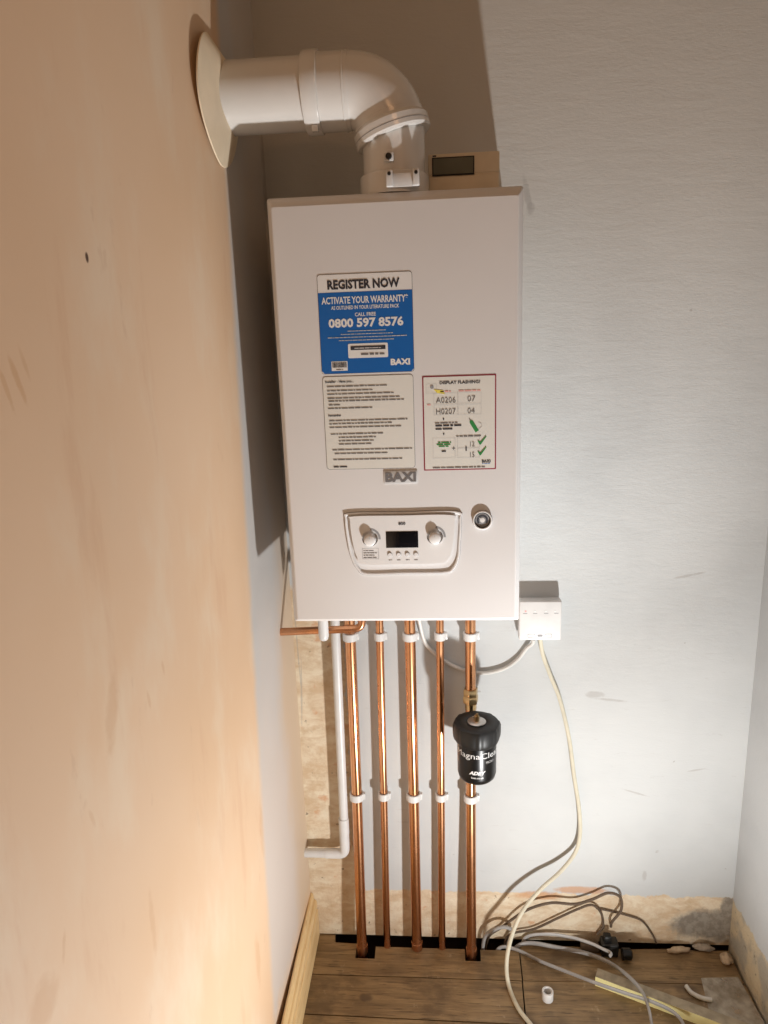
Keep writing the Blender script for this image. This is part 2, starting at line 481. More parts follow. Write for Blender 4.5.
while y > YF:
    if y > -.25:
        fl.prism([(-.40, -.2165), (.2, -.2235), (XR, -.2155), (XR, y - .105), (-.40, y - .105)], -.022, 0, 'boards')
    else:
        fl.box(-.40, XR, max(y - .105, YF), y - .0025, -.022, 0, 'boards')
    y -= .105
fl.box(-.40, XR, YF, .09, -.22, -.2, 'under')
for x in (-.02, .43):
    fl.box(x, x + .05, YF, -.12, -.2, -.022, 'under')
tag(fl.build('floor'), kind='structure')

# pine skirting along the left wall
sk = MB()
prof = [(0, 0), (.0165, 0), (.0165, .072), (.0145, .075), (.0125, .076), (.0125, .081), (.0150, .083), (.0148, .096), (.0120, .101), (.0085, .103), (.0085, .108), (.0065, .118), (.003, .121), (0, .121)]
vs = []; fs = []
for yy in (-.001, -1.2):
    off = .0035 if yy < -1 else .0
    for px, pz in prof: vs.append((XL + .0015 + off + px, yy, pz + .0005))
n = len(prof)
for i in range(n): fs.append([i, (i + 1) % n, n + (i + 1) % n, n + i])
fs.append(list(range(n))); fs.append([n + i for i in range(n)][::-1])
sk.add(vs, fs, 'pine')
b = sk.build('baseboard_left', sharp=20); tag(b, kind='structure')

# ------------------------------------------------------------------ boiler
BW, BZ0, BZ1 = .1995, .9435, 1.6515
FY = -.290
boiler = thing('wall_boiler', 'large white wall-hung gas boiler with a blue label on its front and copper pipes below', 'boiler', (0, 0, BZ0))
c = MB()
def casing():
    # outer outline at y=-.277, front panel set in by a sloped chamfer
    o = rrect(-BW, BW, BZ0, BZ1, .004, 3)
    i1 = rrect(-BW + .0075, BW - .0075, BZ0 + .007, BZ1 - .013, .003, 3)
    vs = [(x, -.003, z) for x, z in o] + [(x, -.2765, z) for x, z in o] + [(x, -.2785, z) for x, z in rrect(-BW + .0008, BW - .0008, BZ0 + .0008, BZ1 - .0008, .004, 3)] \
        + [(x, FY + .0008, z) for x, z in i1] + [(x, FY, z) for x, z in rrect(-BW + .0095, BW - .0095, BZ0 + .009, BZ1 - .0155, .003, 3)]
    n = len(o); fs = []
    for k in range(4):
        for i in range(n):
            j = (i + 1) % n; fs.append([k * n + i, (k + 1) * n + i, (k + 1) * n + j, k * n + j])
    fs.append([4 * n + i for i in range(n)]); fs.append([i for i in range(n)][::-1])
    c.add(vs, fs, 'enamel')
casing()
c.build('casing', boiler, sharp=25)

# warranty label
lab = MB(); Y0 = FY - .0004; T = FY - .0012
lab.plate([rrect(-.1246, .0264, 1.3785, 1.5332, .0045)], Y0, .0003, 'ink')
lab.plate([rrect(-.1240, .0258, 1.3791, 1.5326, .0042)], Y0 - .0003, .0003, 'white')
lab.plate([[(-.1240, 1.5055), (-.1240, 1.3833), (-.1198, 1.3791), (.0216, 1.3791), (.0258, 1.3833), (.0258, 1.5055)][::-1]], Y0 - .0005, .0002, 'blue')
def L(u, v): return (-.124 + (u - 55) / 670 * .150, 1.5326 - (v - 97) / 703 * .1535)
def lt(s, u0, u1, v0, v1, m, bold, mb=None, f=L):
    a = f(u0, v1); b2 = f(u1, v0); (mb or lab).text(s, a[0], b2[0], a[1], b2[1], T, m, bold)
lt('REGISTER NOW', 125, 638, 135, 202, 'ink', .038)
lt('ACTIVATE YOUR WARRANTY*', 78, 694, 250, 303, 'white', .026)
lt('AS OUTLINED IN YOUR LITERATURE PACK', 145, 630, 316, 343, 'white', .02)
lt('CALL FREE', 312, 462, 367, 394, 'white', .02)
lt('0800 597 8576', 120, 658, 404, 472, 'white', .038)
for k, (u0, u1, v) in enumerate(((255, 530, 497), (205, 580, 519), (110, 680, 541), (190, 595, 563))):
    a = L(u0, v); b2 = L(u1, v); lab.marks(a[0], b2[0], a[1] - .0006, .0013, T, 'lgrey', k)
lt('BAXI', 558, 698, 705, 752, 'white', .05)
wl = lab.build('warranty_label', boiler, sharp=20); wl['label'] = 'blue and white printed label reading REGISTER NOW'
st = MB(); a = L(253, 692); b2 = L(541, 588)
st.plate([rrect(a[0], b2[0], a[1], b2[1], .002)], T + .0001, .0002, 'white')
a = L(272, 634); b2 = L(524, 606); st.rect(a[0], b2[0], a[1], b2[1], T - .0003, 'ink')
a = L(300, 625); b2 = L(490, 612); st.marks(a[0], b2[0], a[1], .0016, T - .0005, 'lgrey', 5)
a = L(345, 672); b2 = L(515, 645); st.marks(a[0], b2[0], a[1], .0034, T - .0003, 'sink', 9)
st.build('serial_sticker', wl)
st = MB(); a = L(127, 781); b2 = L(244, 712)
st.rect(a[0], b2[0], a[1], b2[1], T + .0001, 'white')
r = random.Random(3); x = L(134, 0)[0]; a = L(0, 758); b2 = L(0, 718)
while x < L(236, 0)[0]:
    w = r.choice((.0004, .0007, .0010)); st.rect(x, x + w, a[1], b2[1], T - .0002, 'ink'); x += w + r.choice((.0004, .0007))
a = L(160, 775); st.marks(a[0], L(212, 0)[0], a[1], .0014, T - .0002, 'sink', 2)
st.build('barcode_sticker', wl)

# installer instruction label
ins = MB()
ins.plate([rrect(-.1245, .0245, 1.2205, 1.3745, .0055)], Y0, .0003, 'sink')
ins.plate([rrect(-.1238, .0238, 1.2212, 1.3738, .005)], Y0 - .0003, .0003, 'cream')
def L2(u, v): return (-.1240 + (u - 88) / 650 * .148, 1.3742 - (v - 40) / 650 * .1535)
lt('Installer - Have you...', 108, 312, 66, 88, 'ink', .03, ins, L2)
for k, (u0, u1, v) in enumerate(((118, 552, 112), (118, 455, 140), (118, 598, 164), (118, 640, 192), (124, 670, 212), (124, 218, 238), (118, 440, 262),
                                 (122, 692, 348), (122, 578, 370), (122, 645, 395), (128, 512, 442), (185, 462, 467), (185, 448, 491), (185, 425, 514),
                                 (135, 720, 554), (150, 540, 581), (138, 650, 624))):
    a = L2(u0, v); ins.marks(a[0], L2(u1, 0)[0], a[1], .0021, T, 'sink', 20 + k)
lt('Remember', 118, 212, 298, 315, 'ink', .03, ins, L2)
a = L2(138, 676); ins.marks(a[0], L2(238, 0)[0], a[1], .0026, T, 'ink', 44)
o = ins.build('instruction_label', boiler); o['label'] = 'white paper label of small black print under the blue label'

# red framed label
rl = MB()
rl.plate([rrect(.0388, .1578, 1.2155, 1.3705, .0015)], Y0, .0004, 'red')
rl.plate([rrect(.0408, .1558, 1.2175, 1.3685, .001)], Y0 - .0003, .0003, 'cream')
def L3(u, v): return (.0388 + (u - 72) / 634 * .119, 1.3705 - (v - 42) / 808 * .155)
lt('DISPLAY FLASHING?', 222, 570, 87, 115, 'ink', .03, rl, L3)
def R3(u0, u1, v0, v1, m, dy=0):
    a = L3(u0, v1); b2 = L3(u1, v0); rl.rect(a[0], b2[0], a[1], b2[1], T - dy, m)
def F3(u0, u1, v0, v1):
    a = L3(u0, v1); b2 = L3(u1, v0); rl.frame(a[0], b2[0], a[1], b2[1], .0003, T, 'lgrey')
F3(170, 378, 188, 284); F3(378, 578, 188, 284); F3(170, 378, 290, 374); F3(378, 578, 290, 374)
lt('A0206', 188, 358, 222, 272, 'sink', .0, rl, L3); lt('07', 460, 528, 215, 265, 'sink', .0, rl, L3)
lt('H0207', 188, 358, 318, 368, 'sink', .0, rl, L3); lt('04', 460, 522, 318, 366, 'sink', .0, rl, L3)
for k, (u0, u1, v, m) in enumerate(((225, 318, 180, 'pink'), (385, 572, 178, 'pink'), (112, 142, 288, 'pink'), (175, 385, 445, 'sink'), (180, 405, 470, 'ink'), (180, 350, 498, 'ink'),
                                    (360, 575, 562, 'sink'), (200, 315, 612, 'green'), (188, 318, 630, 'green'), (205, 300, 646, 'green'), (150, 610, 832, 'sink'))):
    a = L3(u0, v); rl.marks(a[0], L3(u1, 0)[0], a[1], .0022 if m != 'ink' else .003, T, m, 60 + k)
a = L3(165, 165); rl.plate([[(a[0] + .001, a[1] + .002), (a[0] + .016, a[1] + .0), (a[0] + .019, a[1] - .006), (a[0] + .006, a[1] - .004)][::-1]], T, .0002, 'yellow')
a = L3(105, 190); b2 = L3(195, 110); rl.frame(a[0], b2[0], a[1], b2[1], .0003, T, 'lgrey')
a = L3(155, 135); rl.plate([circ(a[0], a[1], .003, 10)], T - .0001, .0002, 'grey')
for v0, v1 in ((393, 420), (518, 548)):
    a = L3(251, v1); rl.plate([[(a[0], a[1]), (a[0] + .0014, a[1] + .003), (a[0], a[1] + .0048), (a[0] - .0014, a[1] + .003)]], T, .0002, 'ink')
F3(155, 350, 570, 745); F3(370, 562, 570, 660); F3(370, 562, 664, 745)
lt('12', 480, 520, 605, 648, 'sink', .0, rl, L3); lt('15', 480, 518, 698, 742, 'sink', .0, rl, L3)
a = L3(252, 690); rl.marks(a[0] - .004, a[0] + .003, a[1], .003, T, 'ink', 81)
a = L3(320, 660); rl.rect(a[0], a[0] + .006, a[1] - .0004, a[1] + .0004, T, 'ink'); rl.rect(a[0] + .0026, a[0] + .0034, a[1] - .003, a[1] + .003, T, 'ink')
a = L3(445, 665); rl.rect(a[0] - .001, a[0] + .001, a[1] - .004, a[1] + .004, T, 'ink')
p0 = L3(485, 425); p1 = L3(542, 520)   # green bottle
d = Vector((p1[0] - p0[0], p1[1] - p0[1])).normalized(); nn = Vector((-d.y, d.x)) * .0031
q = [Vector(p0) + nn * .6, Vector(p0) - nn * .6, Vector(p0) - nn + d * .003, Vector(p1) - nn, Vector(p1) + nn, Vector(p0) + nn + d * .003]
rl.plate([[tuple(v) for v in q]], T, .0002, 'green')
q = [Vector(p0) - d * .004 + nn * .25, Vector(p0) - d * .004 - nn * .25, Vector(p0) - nn * .25, Vector(p0) + nn * .25]
rl.plate([[tuple(v) for v in q]], T, .0002, 'sink')
a = L3(555, 470); rl.plate([circ(a[0], a[1], .0052, 16, -PI / 2, PI / 2) + circ(a[0], a[1], .0046, 16, -PI / 2, PI / 2)[::-1]], T, .0002, 'lgrey')
for v in (0, 92):
    q = [L3(545, 600 + v), L3(558, 598 + v), L3(568, 612 + v), L3(618, 558 + v), L3(622, 566 + v), L3(572, 634 + v), L3(562, 632 + v)]
    rl.plate([q[::-1]], T - .0002, .0002, 'green')
lt('BAXI', 582, 658, 765, 788, 'ink', .04, rl, L3)
a = L3(585, 800); rl.marks(a[0], L3(655, 0)[0], a[1], .0012, T, 'blue', 91)
o = rl.build('fault_code_label', boiler); o['label'] = 'white label in a dark red frame headed DISPLAY FLASHING?'

bd = MB()
bd.box(-.0285, .0275, FY - .0016, FY + .001, 1.1945, 1.2165, 'lgrey', .0006)
bd.text('BAXI', -.0262, .0252, 1.1975, 1.2140, FY - .0022, 'sink', .04)
o = bd.build('maker_badge', boiler); o['label'] = 'small grey raised badge reading BAXI'

# control panel
cp = MB()
def CPp(px, py): return ((px - 402.3) / 588, 1.143 - (py - 514 + (px - 345) * .028) * .00178 )
outer = smooth_loop([CPp(*q) for q in ((350, 512.5), (344.6, 519), (346.5, 545), (350, 560), (355, 569), (364, 574.5), (403, 573), (444, 571.5), (453.5, 567), (458.5, 556), (460, 540), (461, 518), (456, 509.5), (403, 511))], 5)
cx0 = sum(p[0] for p in outer) / len(outer); cz0 = sum(p[1] for p in outer) / len(outer)
def shrink(l, sx, sz, dz=0): return [(cx0 + (x - cx0) * sx, cz0 + (z - cz0) * sz + dz) for x, z in l]
outer = outer[::-1] if sum(outer[i - 1][0] * outer[i][1] - outer[i][0] * outer[i - 1][1] for i in range(len(outer))) < 0 else outer
def ringsolid(mb, loops_y, m):
    n = len(loops_y[0][0]); vs = []; fs = []
    for l, y in loops_y: vs += [(x, y, z) for x, z in l]
    for k in range(len(loops_y) - 1):
        for i in range(n):
            j = (i + 1) % n; fs.append([k * n + i, k * n + j, (k + 1) * n + j, (k + 1) * n + i])
    mb.add(vs, fs, m)
ringsolid(cp, [(outer, FY + .001), (shrink(outer, 1.0, 1.0), FY - .0015), (shrink(outer, .992, .99), FY - .003), (shrink(outer, .972, .955), FY - .003), (shrink(outer, .955, .93), FY - .0005)], 'enamel2')
ringsolid(cp, [(shrink(outer, 1.008, 1.018), FY - .0002), (outer, FY - .0006)], 'grey')
frame_o = cp.build('control_panel', boiler, sharp=40)
k1 = (-.056, 1.0985); k2 = (.0548, 1.1005); KR = .0138
inner = smooth_loop([CPp(*q) for q in ((354, 515.5), (350, 520), (352, 543), (355.5, 556), (361, 563.5), (403, 562.5), (438, 561), (447, 557), (451.5, 547), (454.5, 520), (450.5, 513), (403, 514))], 5)
if sum(inner[i - 1][0] * inner[i][1] - inner[i][0] * inner[i - 1][1] for i in range(len(inner))) < 0: inner = inner[::-1]
ip = MB()
ip.plate([inner, circ(k1[0], k1[1] + .002, KR)[::-1], circ(k2[0], k2[1] + .002, KR)[::-1]], FY - .0050, .0050, 'enamel2')
for kx, kz in (k1, k2):   # grey scale arcs
    a1 = circ(kx, kz + .002, .0185, 14, math.radians(-5), math.radians(85)); a2 = circ(kx, kz + .002, .0148, 14, math.radians(-5), math.radians(85))
    ip.plate([a1 + a2[::-1]], FY - .0052, .0002, 'grey')
ip.text('800', -.0065, .0055, 1.1235, 1.1290, FY - .0055, 'ink', .03)
for k, x in enumerate((-.022, -.0075, .0078, .022)):
    ip.marks(x - .003, x + .003, 1.0612, .0016, FY - .0053, 'sink', 100 + k)
ip.frame(-.070, -.042, 1.0640, 1.0835, .0004, FY - .0053, 'grey')
for k in range(4): ip.marks(-.068, -.045 - .004 * (k % 2), 1.066 + k * .0042, .0015, FY - .0054, 'sink', 120 + k)
ipo = ip.build('front_plate', frame_o)
sc_ = MB(); sc_.box(-.0285, .0265, FY - .0057, FY - .004, 1.0835, 1.1125, 'screen', .0006)
o = sc_.build('display_screen', frame_o); o['label'] = 'black blank display'
for kx, kz in (k1, k2):
    kb = MB((kx, FY, kz))
    kb.lathe([(0, -.0135), (.0080, -.0135), (.0096, -.0125), (.0100, -.011), (.0108, -.001), (.0, -.001)], (kx, FY, kz), 'enamel2', 'y', 32)
    kb.box(kx - .0006, kx + .0006, FY - .0138, FY - .0130, kz + .003, kz + .0085, 'lgrey')
    kb.build('knob', frame_o)
for x in (-.0225, -.0075, .0075, .0222):
    bb = MB((x, FY, 1.0715))
    bb.lathe([(0, -.0067), (.0032, -.0067), (.0038, -.0061), (.0038, -.0045)], (x, FY, 1.0715), 'enamel2', 'y', 18)
    bb.lathe([(.0038, -.0052), (.0044, -.0052)], (x, FY, 1.0715), 'grey', 'y', 18)
    bb.build('push_button', frame_o)
gx, gz = .1352, 1.1292
gg = MB((gx, FY, gz))
gg.lathe([(.0165, .001), (.0165, -.004), (.0155, -.0052), (.0142, -.0052), (.0135, -.003)], (gx, FY, gz), 'enamel2', 'y', 36)
gg.lathe([(.0172, -.0002), (.0165, -.0012)], (gx, FY, gz), 'grey', 'y', 36)
gg.lathe([(.0135, -.003), (.0128, -.0036), (.0118, -.0022)], (gx, FY, gz), 'black', 'y', 36)
gg.lathe([(.0118, -.0022), (.0, -.0022)], (gx, FY, gz), 'grey', 'y', 36)
go = gg.build('pressure_gauge', boiler)
gd = MB((gx, FY, gz))
gd.plate([circ(gx, gz, .0095, 20, math.radians(-40), math.radians(220)) + circ(gx, gz, .0062, 20, math.radians(-40), math.radians(220))[::-1]], FY - .0026, .0002, 'ink')
gd.plate([circ(gx, gz, .0042, 16)], FY - .0027, .0002, 'white')
gd.plate([[(gx - .0008, gz), (gx - .007, gz + .0055), (gx + .0008, gz + .001)][::-1]], FY - .0032, .0003, 'white')
gd.build('gauge_dial', go)
# spigots under the boiler where the copper joins
PIPES = [(-.1345, .0122, -.1385), (-.0690, .0086, -.0790), (-.0040, .0122, -.0068), (.0615, .0086, .0540), (.1265, .0116, .1235)]

# ------------------------------------------------------------------ flue
FX, FYY, FZ = 0.0, -.225, 1.8125
flue = thing('boiler_flue', 'thick white flue pipe rising from the boiler top and elbowing into the left wall', 'flue', (FX, FYY, BZ1))
f = MB((FX, FYY, BZ1)); f.lathe([(.0, .0005), (.0495, .0005), (.0495, .116), (.0, .116)], (FX, FYY, BZ1), 'flue', 'z', 48)
f.build('flue_turret', flue)
f = MB((FX, FYY, BZ1))
f.lathe([(.0505, .001), (.0555, .001), (.0555, .030), (.0535, .033), (.0505, .033)], (FX, FYY, BZ1), 'flue', 'z', 48)
clamp = f.build('flue_clamp', flue)
f = MB()
for x0 in (-.010, .031):
    f.box(x0, x0 + .010, FYY - .067, FYY - .048, BZ1 + .006, BZ1 + .030, 'plastic', .0015)
f.box(-.002, .033, FYY - .060, FYY - .048, BZ1 + .006, BZ1 + .026, 'plastic', .001)
for x0 in (-.005, .036): f.lathe([(0, -.0025), (.0025, -.0025), (.0028, 0)], (x0, FYY - .067, BZ1 + .024), 'blackm', 'y', 12)
f.build('clamp_bracket', clamp)
f = MB()
f.box(-.013, .002, FYY - .056, FYY - .044, BZ1 + .044, BZ1 + .058, 'plastic', .002)
f.lathe([(0, -.003), (.0045, -.003), (.005, 0)], (-.0055, FYY - .056, BZ1 + .051), 'blackm', 'y', 14)
f.build('test_point', flue)
R = .062; er = .0550
TA = math.radians(16); xs = -.0665
f = MB()
arc = []
for k in range(19):
    a = TA + (PI / 2 - TA) * k / 18
    arc.append((xs + R * math.cos(a), FYY, FZ - R + R * math.sin(a)))
rc_ = Vector(arc[0]); dn = Vector((math.sin(TA), 0, -math.cos(TA)))
rc_ = rc_ + dn * .008
f.tube([tuple(rc_ + dn * .006)] + arc + [(xs - .045, FYY, FZ)], er, 'flue', 48, 0)
f.build('elbow', flue, sharp=30)
f = MB()
rot = Matrix.Rotation(-TA, 3, 'Y')
# tilted collar at the elbow's mouth, axis along the leg
f.lathe([(.0500, -.021), (.0590, -.021), (.0612, -.018), (.0612, -.002), (.0580, .002), (.0560, .004), (.0560, .010), (.0535, .011)], rc_, 'flue', 'z', 56, mat=rot)
f.lathe([(.0614, -.0120), (.0614, -.0108)], rc_, 'grey', 'z', 56, mat=rot)
f.build('elbow_collar', flue, sharp=20)
f = MB()
xc = -.112
f.lathe([(.0535, .046), (.0560, .046), (.0560, .0), (.0592, -.001), (.0598, -.004), (.0598, -.020), (.0585, -.025), (.0535, -.026)], (xc, FYY, FZ), 'flue', 'x', 56)
f.lathe([(.0563, .040), (.0569, .0395), (.0569, .0375), (.0563, .037)], (xc, FYY, FZ), 'flue', 'x', 56)
f.box(xc - .014, xc - .004, FYY - .030, FYY - .018, FZ - .062, FZ - .053, 'flue', .0015)
f.build('elbow_collar', flue, sharp=20)
f = MB()
f.lathe([(.053, XL - .03), (.053, xc - .015)], (0, FYY, FZ), 'flue', 'x', 56)
f.build('horizontal_pipe', flue)
# rubber seal, dished, standing off the wall towards the room
f = MB(); seg = 72; rows = 7; vs = []; fs = []
SY, SZ = FYY - .042, FZ - .018
def sealp(a, r, back=0):
    k = max(0, (r - .053)) / .062
    yy = (FYY + (SY - FYY) * k) + (.053 + k * .052) * math.cos(a); zz = (FZ + (SZ - FZ) * k) + (.053 + k * .036) * math.sin(a)
    x = LW0 + LWS * yy + .003 + .011 * (1 - k) + .010 * max(0, -math.cos(a)) * k + .002 * math.sin(3 * a + 1)
    return Vector((x - back, yy, zz))
rads = [.0530, .058, .068, .08, .092, .104, .1125, .115]
for bk in (0, .0022):
    for r in rads:
        for k in range(seg): vs.append(sealp(2 * PI * k / seg, r, bk))
nr = len(rads)
for s_ in (0, 1):
    for i in range(nr - 1):
        for k in range(seg):
            q = [(s_ * nr + i) * seg + k, (s_ * nr + i) * seg + (k + 1) % seg, (s_ * nr + i + 1) * seg + (k + 1) % seg, (s_ * nr + i + 1) * seg + k]
            fs.append(q if s_ else q[::-1])
for k in range(seg):
    fs.append([(nr - 1) * seg + k, (nr - 1) * seg + (k + 1) % seg, (2 * nr - 1) * seg + (k + 1) % seg, (2 * nr - 1) * seg + k])
f.add(vs, fs, 'seal')
o = f.build('wall_seal', flue); o['label'] = 'cream rubber sealing disc round the flue'

# ------------------------------------------------------------------ room thermostat on top of the boiler
TY = -.200
th = thing('room_thermostat', 'cream plastic room thermostat with a grey display standing on the boiler top', 'thermostat', (.112, TY, BZ1))
t_ = MB(); t_.box(.054, .170, TY, TY + .026, BZ1 + .001, 1.7215, 'beige', .003, 3)
t_.box(.0545, .1695, TY - .0012, TY + .004, 1.6900, 1.7205, 'beige', .001)
t_.box(.056, .168, TY - .0016, TY + .004, BZ1 + .004, 1.6860, 'beige', .001)
t_.rect(.0615, .0675, 1.7165, 1.7190, TY - .0018, 'ink')
t_.build('housing', th)
t_ = MB(); t_.box(.0605, .1290, TY - .0026, TY + .001, 1.6875, 1.7155, 'black', .0005)
t_.rect(.0625, .1270, 1.6895, 1.7135, TY - .0029, 'lcd')
t_.build('display_screen', th)

# ------------------------------------------------------------------ copper pipes
order = ['leftmost', 'second from left', 'middle', 'fourth from left', 'rightmost']
desc = ['thick copper pipe nearest the white waste pipe, running from boiler into the floor notch',
        'thin copper pipe between the leftmost thick pipe and the middle thick pipe',
        'thick copper pipe in the middle of the five under the boiler',
        'thin copper pipe between the middle pipe and the pipe with the black filter',
        'copper pipe that carries the black filter, at the right under the boiler']
PY = -.0245
for k, (x0, r, x1) in enumerate(PIPES):
    yb = -.046 if k in (0, 4) else -.033 if k == 2 else -.029
    p = MB((x1, yb, 0))
    pts = [(x0, PY, BZ0 - .0005), (x0, PY, BZ0 - .05), (x0 + (x1 - x0) * .55, PY + (yb - PY) * .15, .415), (x1, yb, .06), (x1, yb, -.12)]
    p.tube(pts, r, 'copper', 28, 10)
    # capillary sleeves and compression nut at the boiler
    zz = BZ0 - .022
    if k != 0: p.lathe([(r, .0), (r + .0012, .0), (r + .0012, .012), (r, .012)], (x0, PY, zz - .05), 'copper', 'z', 28)
    if k in (0, 2, 4):
        p.lathe([(r, .0), (r + .0013, .001), (r + .0013, .018), (r, .019)], (x1, yb, .0), 'copper', 'z', 28)
    ob = p.build('copper_pipe'); tag(ob, desc[k], 'pipe', 'copper pipes under the boiler')
    n_ = MB((x0, PY, BZ0)); n_.lathe([(r + .0002, -.022), (r + .004, -.022), (r + .0055, -.020), (r + .0055, -.003), (r + .004, -.001), (r, -.001)], (x0, PY, BZ0), 'brass', 'z', 6)
    n_.build('union_nut', ob)
    for lv, (zc_, word) in enumerate(((.806, 'upper'), (.412, 'lower'))):
        t = (BZ0 - .05 - zc_) / (BZ0 - .05 - .415) * .55
        xx = x0 + (x1 - x0) * t; yy = PY + (yb - PY) * .15 * (t / .55)
        cl = MB((xx, 0, zc_)); R1 = r + .0042; h = .0085
        cl.lathe([(r + .0008, -h), (R1 - .0008, -h), (R1, -h + .0008), (R1, h - .0008), (R1 - .0008, h), (r + .0008, h), (r + .0008, -h)], (xx, yy, zc_), 'plastic', 'z', 30)
        cl.box(xx - .009, xx + .009, yy + R1 - .002, -.0005, zc_ - h, zc_ + h, 'plastic', .001)
        cl.box(xx + R1 - .002, xx + R1 + .0035, yy - .004, yy + .006, zc_ - h + .001, zc_ + h - .001, 'plastic', .0008)
        who = ['thick pipe beside the waste pipe', 'thin pipe second from the left', 'middle thick pipe', 'thin pipe left of the black filter', 'pipe carrying the black filter'][k]
        tag(cl.build('pipe_clip'), '%s white plastic clip on the %s' % (word, who), 'pipe clip', 'white pipe clips')

# copper discharge pipe to the left wall
d = MB((-.098, -.10, .86))
rp = .0080
yd = -.105
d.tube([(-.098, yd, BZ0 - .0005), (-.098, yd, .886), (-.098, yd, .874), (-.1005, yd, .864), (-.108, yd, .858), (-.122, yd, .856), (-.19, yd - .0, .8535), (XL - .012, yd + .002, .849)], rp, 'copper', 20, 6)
d.lathe([(rp, 0), (rp + .0014, 0), (rp + .0014, .014), (rp, .014)], (-.098, yd, .874), 'copper', 'z', 20)
d.lathe([(rp, 0), (rp + .0014, 0), (rp + .0014, .016), (rp, .016)], (-.135, yd, .8555), 'copper', 'x', 20)
ob = d.build('discharge_pipe'); tag(ob, 'short horizontal copper pipe under the boiler running into the left wall', 'pipe')

# white condensate waste pipe
w = thing('waste_pipe', 'white plastic waste pipe dropping from the boiler and turning left into the wall', 'pipe', (-.165, -.027, .256))
p = MB(); p.tube([(-.1650, -.029, BZ0 - .001), (-.1700, -.027, .33)], .0102, 'plastic', 28, 0)
p.build('upright_pipe', w)
p = MB(); p.lathe([(.0102, .0), (.0120, .0), (.0120, .040), (.0102, .040)], (-.1705, -.027, .312), 'plastic', 'z', 28); p.build('coupling', w)
p = MB()
ez = .2560; ex = -.1710
pts = [(ex, -.027, .315), (ex, -.027, .280), (ex - .001, -.027, .2665), (ex - .004, -.027, .260), (ex - .010, -.027, .2565), (ex - .018, -.027, ez), (ex - .040, -.027, ez)]
p.tube(pts, .0115, 'plastic', 28, 5)
p.build('elbow', w)
p = MB(); p.tube([(ex - .038, -.027, ez), (XL - .01, -.027, ez)], .0102, 'plastic', 28, 0)
p.lathe([(.0102, 0), (.0116, 0), (.0116, .006), (.0102, .006)], (ex - .046, -.027, ez), 'plastic', 'x', 28)
p.build('horizontal_pipe', w)

# short white outlet stub hanging in front
s_ = MB((-.1745, -.13, .84))
s_.lathe([(0, 0), (.006, .0008), (.0085, .003), (.0098, .008), (.0103, .012), (.0103, .05), (.0118, .051), (.0118, BZ0 - .8445), (0, BZ0 - .8445)], (-.1735, -.135, .8440), 'plastic', 'z', 28)
tag(s_.build('outlet_stub'), 'short round-ended white plastic stub hanging under the left end of the boiler', 'pipe end')

# ------------------------------------------------------------------ magnetic filter
mc = Vector((.1345, -.107, 0)); ZT = .648
mf = thing('magnetic_filter', 'black cylindrical magnetic filter with a ribbed cap on the rightmost copper pipe', 'filter', (mc.x, mc.y, .53))
p = MB((mc.x, mc.y, .53))
def ZP(z): return z
p.lathe([(0, .519), (.026, .519), (.034, .521), (.0385, .526), (.0408, .535), (.0412, .60), (.0412, .615), (0, .615)], (mc.x, mc.y, 0), 'black', 'z', 56)
p.box(mc.x - .018, mc.x + .002, mc.y + .034, PY - .0125, .535, .556, 'black', .003)
p.box(mc.x - .018, mc.x + .002, mc.y + .034, PY - .0125, .590, .612, 'black', .003)
body = p.build('filter_body', mf)
p = MB((mc.x, mc.y, .6))
seg = 96; prof = [(.043, .606), (.0455, .609), (.0478, .616), (.0488, .624), (.0488, .642), (.0465, .647), (.043, .6485), (.025, .6485), (.0235, .6475), (0, .6475)]
vs = []; fs = []
for k in range(seg):
    a = 2 * PI * k / seg
    bump_ = .0016 if (k // 3) % 4 == 0 else 0
    for j, (r, z) in enumerate(prof):
        rr = r + (bump_ if 1 <= j <= 5 else 0); vs.append((mc.x + rr * math.cos(a), mc.y + rr * math.sin(a), z))
n = len(prof)
for k in range(seg):
    for j in range(n - 1): fs.append([k * n + j, ((k + 1) % seg) * n + j, ((k + 1) % seg) * n + j + 1, k * n + j + 1])
p.add(vs, fs, 'blackm'); cap = p.build('screw_cap', mf)
p = MB((mc.x, mc.y, ZT))
p.lathe([(0, .6508), (.0175, .6508), (.0195, .6495), (.0195, .648)], (mc.x, mc.y, 0), 'steel', 'z', 32)
p.lathe([(0, .662), (.0055, .662), (.006, .660), (.006, .6505)], (mc.x, mc.y, 0), 'brass', 'z', 6)
p.lathe([(0, .6665), (.0028, .6665), (.0028, .662)], (mc.x + .001, mc.y, 0), 'brass', 'z', 12)
p.box(mc.x - .009, mc.x - .004, mc.y - .002, mc.y + .002, .656, .6605, 'steel', .0008)
p.build('bleed_valve', cap)
p = MB((mc.x, mc.y, .6))
def cyl(x, y, z):   # wrap lettering round the body, x is arc length from the front
    a = x / .0417 - PI / 2 - .06
    return Vector((mc.x + .0416 * math.cos(a), mc.y + .0416 * math.sin(a), z))
p.text('MagnaClean', -.050, .060, .5815, .5985, 0, 'white', .0, cyl)
p.text('MICRO', .020, .040, .5735, .5790, 0, 'lgrey', .0, cyl)
p.text('ADEY', -.0165, .0195, .5490, .5575, 0, 'white', .05, cyl, .3)
p.text('best.co.uk', -.0115, .0145, .5400, .5445, 0, 'white', .01, cyl)
p.build('printed_lettering', body)
p = MB((.1265, PY, .69))
p.lathe([(.0116, -.016), (.0165, -.016), (.0175, -.013), (.0175, -.001), (.0165, .001), (.0160, .002), (.0165, .004), (.0165, .016), (.015, .018), (.0116, .018)], (.1262, PY, .664), 'brass', 'z', 6, ang0=.3)
p.lathe([(.0128, -.03), (.0128, .0)], (.1262, PY, .664), 'brass', 'z', 20)
o = p.build('brass_union', mf)

